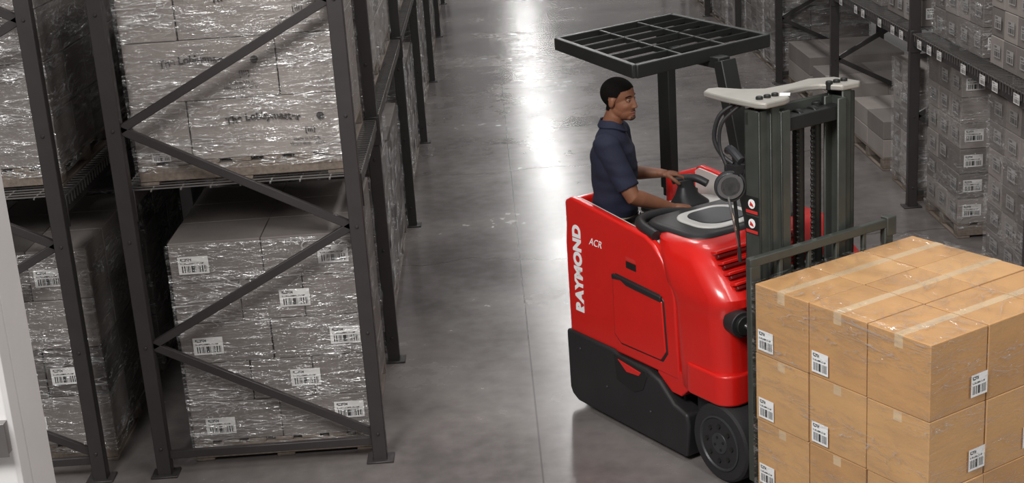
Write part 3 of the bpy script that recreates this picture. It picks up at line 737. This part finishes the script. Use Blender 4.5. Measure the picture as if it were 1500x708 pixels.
def sculpt(co):
    q = HRi @ (co-HC)
    if q.length > .17 or q.z < -.125: return co
    fw = max(0.0, min(1.0, (q.x-.03)/.04))
    if fw > 0:
        ay = abs(q.y); dx = 0
        if -.052 < q.z < .03:
            t = (.022-q.z)/.062; t = max(0, min(1, t))
            dx += (.003+.017*t)*g(q.y, 0, .009+.006*t)*(1 if q.z > -.038 else max(0, 1-(-.038-q.z)/.012))
        dx += .007*g(ay, .014, .007)*g(q.z, -.036, .008)
        dx += .004*g(q.z, .027, .010)*g(ay, .026, .024)
        dx -= .010*g(q.z, .004, .013)*g(ay, .031, .015)
        dx += .002*g(q.z, -.026, .014)*g(ay, .040, .014)
        dx += .008*g(q.z, -.067, .0055)*g(q.y, 0, .020)+.008*g(q.z, -.079, .0055)*g(q.y, 0, .018)
        dx -= .0035*g(q.z, -.0728, .0018)*g(q.y, 0, .022)
        dx -= .003*g(q.z, -.089, .005)*g(q.y, 0, .018)
        dx += .003*g(q.z, -.104, .010)*g(q.y, 0, .016)
        q = q+Vector((dx*fw, 0, 0)); co = HC+HR @ q
    if facemat(co) == 1: co = co+(co-HC).normalized()*.004
    return co
def hand(w, d, nrm, th, curl):
    d = Vector(d).normalized(); nrm = Vector(nrm); nrm = (nrm-d*nrm.dot(d)).normalized(); th = Vector(th); th = (th-d*th.dot(d)-nrm*th.dot(nrm)).normalized()
    R = Matrix((d, th, nrm)).transposed()
    ell(bm, w+d*.048, (.052, .040, .0165), R); ell(bm, w+d*.066, (.032, .041, .014), R); ell(bm, w+d*.03+th*.022+nrm*.006, (.034, .018, .015), R)
    ell(bm, w, (.045, .028, .024), R)
    for k, (off, Ls) in enumerate(((.031, .92), (.0105, 1.0), (-.0105, .95), (-.031, .76))):
        p = w+d*(.085-.006*abs(k-1))+th*off; ang = curl[0]
        for j, (sl, r0, r1) in enumerate(((.042, .0098, .009), (.027, .009, .0084), (.021, .0084, .007))):
            dd = d*math.cos(ang)+nrm*math.sin(ang); q = p+dd*sl*Ls
            cap(bm, p, q, r0, r1); p = q; ang += curl[1]+.06*k
    p = w+d*.025+th*.030+nrm*.004
    dirs = [(d*.55+th*.75+nrm*.25), (d*.8+th*.35+nrm*.5), (d*.85+th*.05+nrm*.6)]
    for dd, sl, r0, r1 in zip(dirs, (.036, .032, .024), (.014, .0115, .0105), (.0115, .0105, .008)):
        q = p+dd.normalized()*sl; cap(bm, p, q, r0, r1); p = q
hand(RW, (.93, .42, -.12), (0, 0, -1), (-.35, 1, .1), (.15, .45))
hand(LW, (1, .05, -.12), (0, 0, -1), (0, -1, -.1), (.35, .75))
organic(bm, 'body_skin', .0030, 5, ['skin', 'hair', 'beard', 'lips'], facemat, vf=sculpt)
eb = MB()
for s_ in (-1, 1):
    c = inv @ H(.0695, .030*s_, .002); ax = HR @ Vector((1, .10*s_, 0))
    eb.revolve([(.001, -.010), (.009, -.007), (.0108, 0), (.0096, .005), (.006, .0086), (.001, .0098)], c, ax, 20, 0)
    eb.revolve([(.001, .0078), (.0056, .0080), (.005, .0098), (.001, .0110)], c, ax, 16, 1)
    eb.tube([inv @ H(.072, .017*s_, .003), inv @ H(.0790, .025*s_, .0075), inv @ H(.0768, .036*s_, .0075), inv @ H(.068, .044*s_, .003)], .0042, 8, 2)
    eb.tube([inv @ H(.072, .017*s_, .000), inv @ H(.078, .026*s_, -.0045), inv @ H(.075, .036*s_, -.004), inv @ H(.067, .044*s_, .000)], .0030, 8, 2)
    eb.tube([inv @ H(.083, .013*s_, .024), inv @ H(.083, .026*s_, .029), inv @ H(.075, .041*s_, .028), inv @ H(.065, .051*s_, .023)], .0028, 8, 3)
eb.build('eyes_and_brows', ['eye', 'iris', 'skin', 'hair'], MAN)

# ------------------------------------------------------------------ lights
def area(name, loc, target, sx, sy, power, col=(1, 1, 1)):
    l = bpy.data.lights.new(name, 'AREA'); l.shape = 'RECTANGLE'; l.size = sx; l.size_y = sy; l.energy = power; l.color = col
    o = bpy.data.objects.new(name, l); COL.objects.link(o); o.location = loc
    o.rotation_euler = (Vector(target)-Vector(loc)).to_track_quat('-Z', 'Y').to_euler(); return o
for y, p in ((5, 130), (11, 130), (17, 130), (23, 150), (30, 180), (38, 210), (47, 170), (57, 330)):
    area('ceiling_light', (1.5, y, 7.2), (1.5, y, 0), .6, 3.2, p, (1, .985, .97))
area('key_softbox', (-2.6, 1.0, 6.8), (1.2, 6.8, .9), 2.4, 2.4, 640, (1, .985, .96))
area('fill_softbox', (4.2, 1.6, 4.6), (1.6, 6.3, .8), 2.0, 2.0, 110, (1, .97, .93))
w = bpy.data.worlds.new('warehouse_ambient'); scene.world = w; w.use_nodes = True
w.node_tree.nodes['Background'].inputs[0].default_value = (1, .975, .96, 1); w.node_tree.nodes['Background'].inputs[1].default_value = .2

# ------------------------------------------------------------------ camera
cam = bpy.data.cameras.new('camera'); co = bpy.data.objects.new('camera', cam); COL.objects.link(co)
cam.sensor_width = 36; cam.lens = 2092/1500*36; cam.clip_end = 200
R_ = Vector((0.99754, -0.02736, -0.06442)); U_ = Vector((.06965, .29826, .95193)); B_ = Vector((-.00683, -.95408, .29946))
mm = Matrix((R_, U_, B_)).transposed().to_4x4(); mm.translation = (0, 0, 3.5); co.matrix_world = mm
scene.camera = co
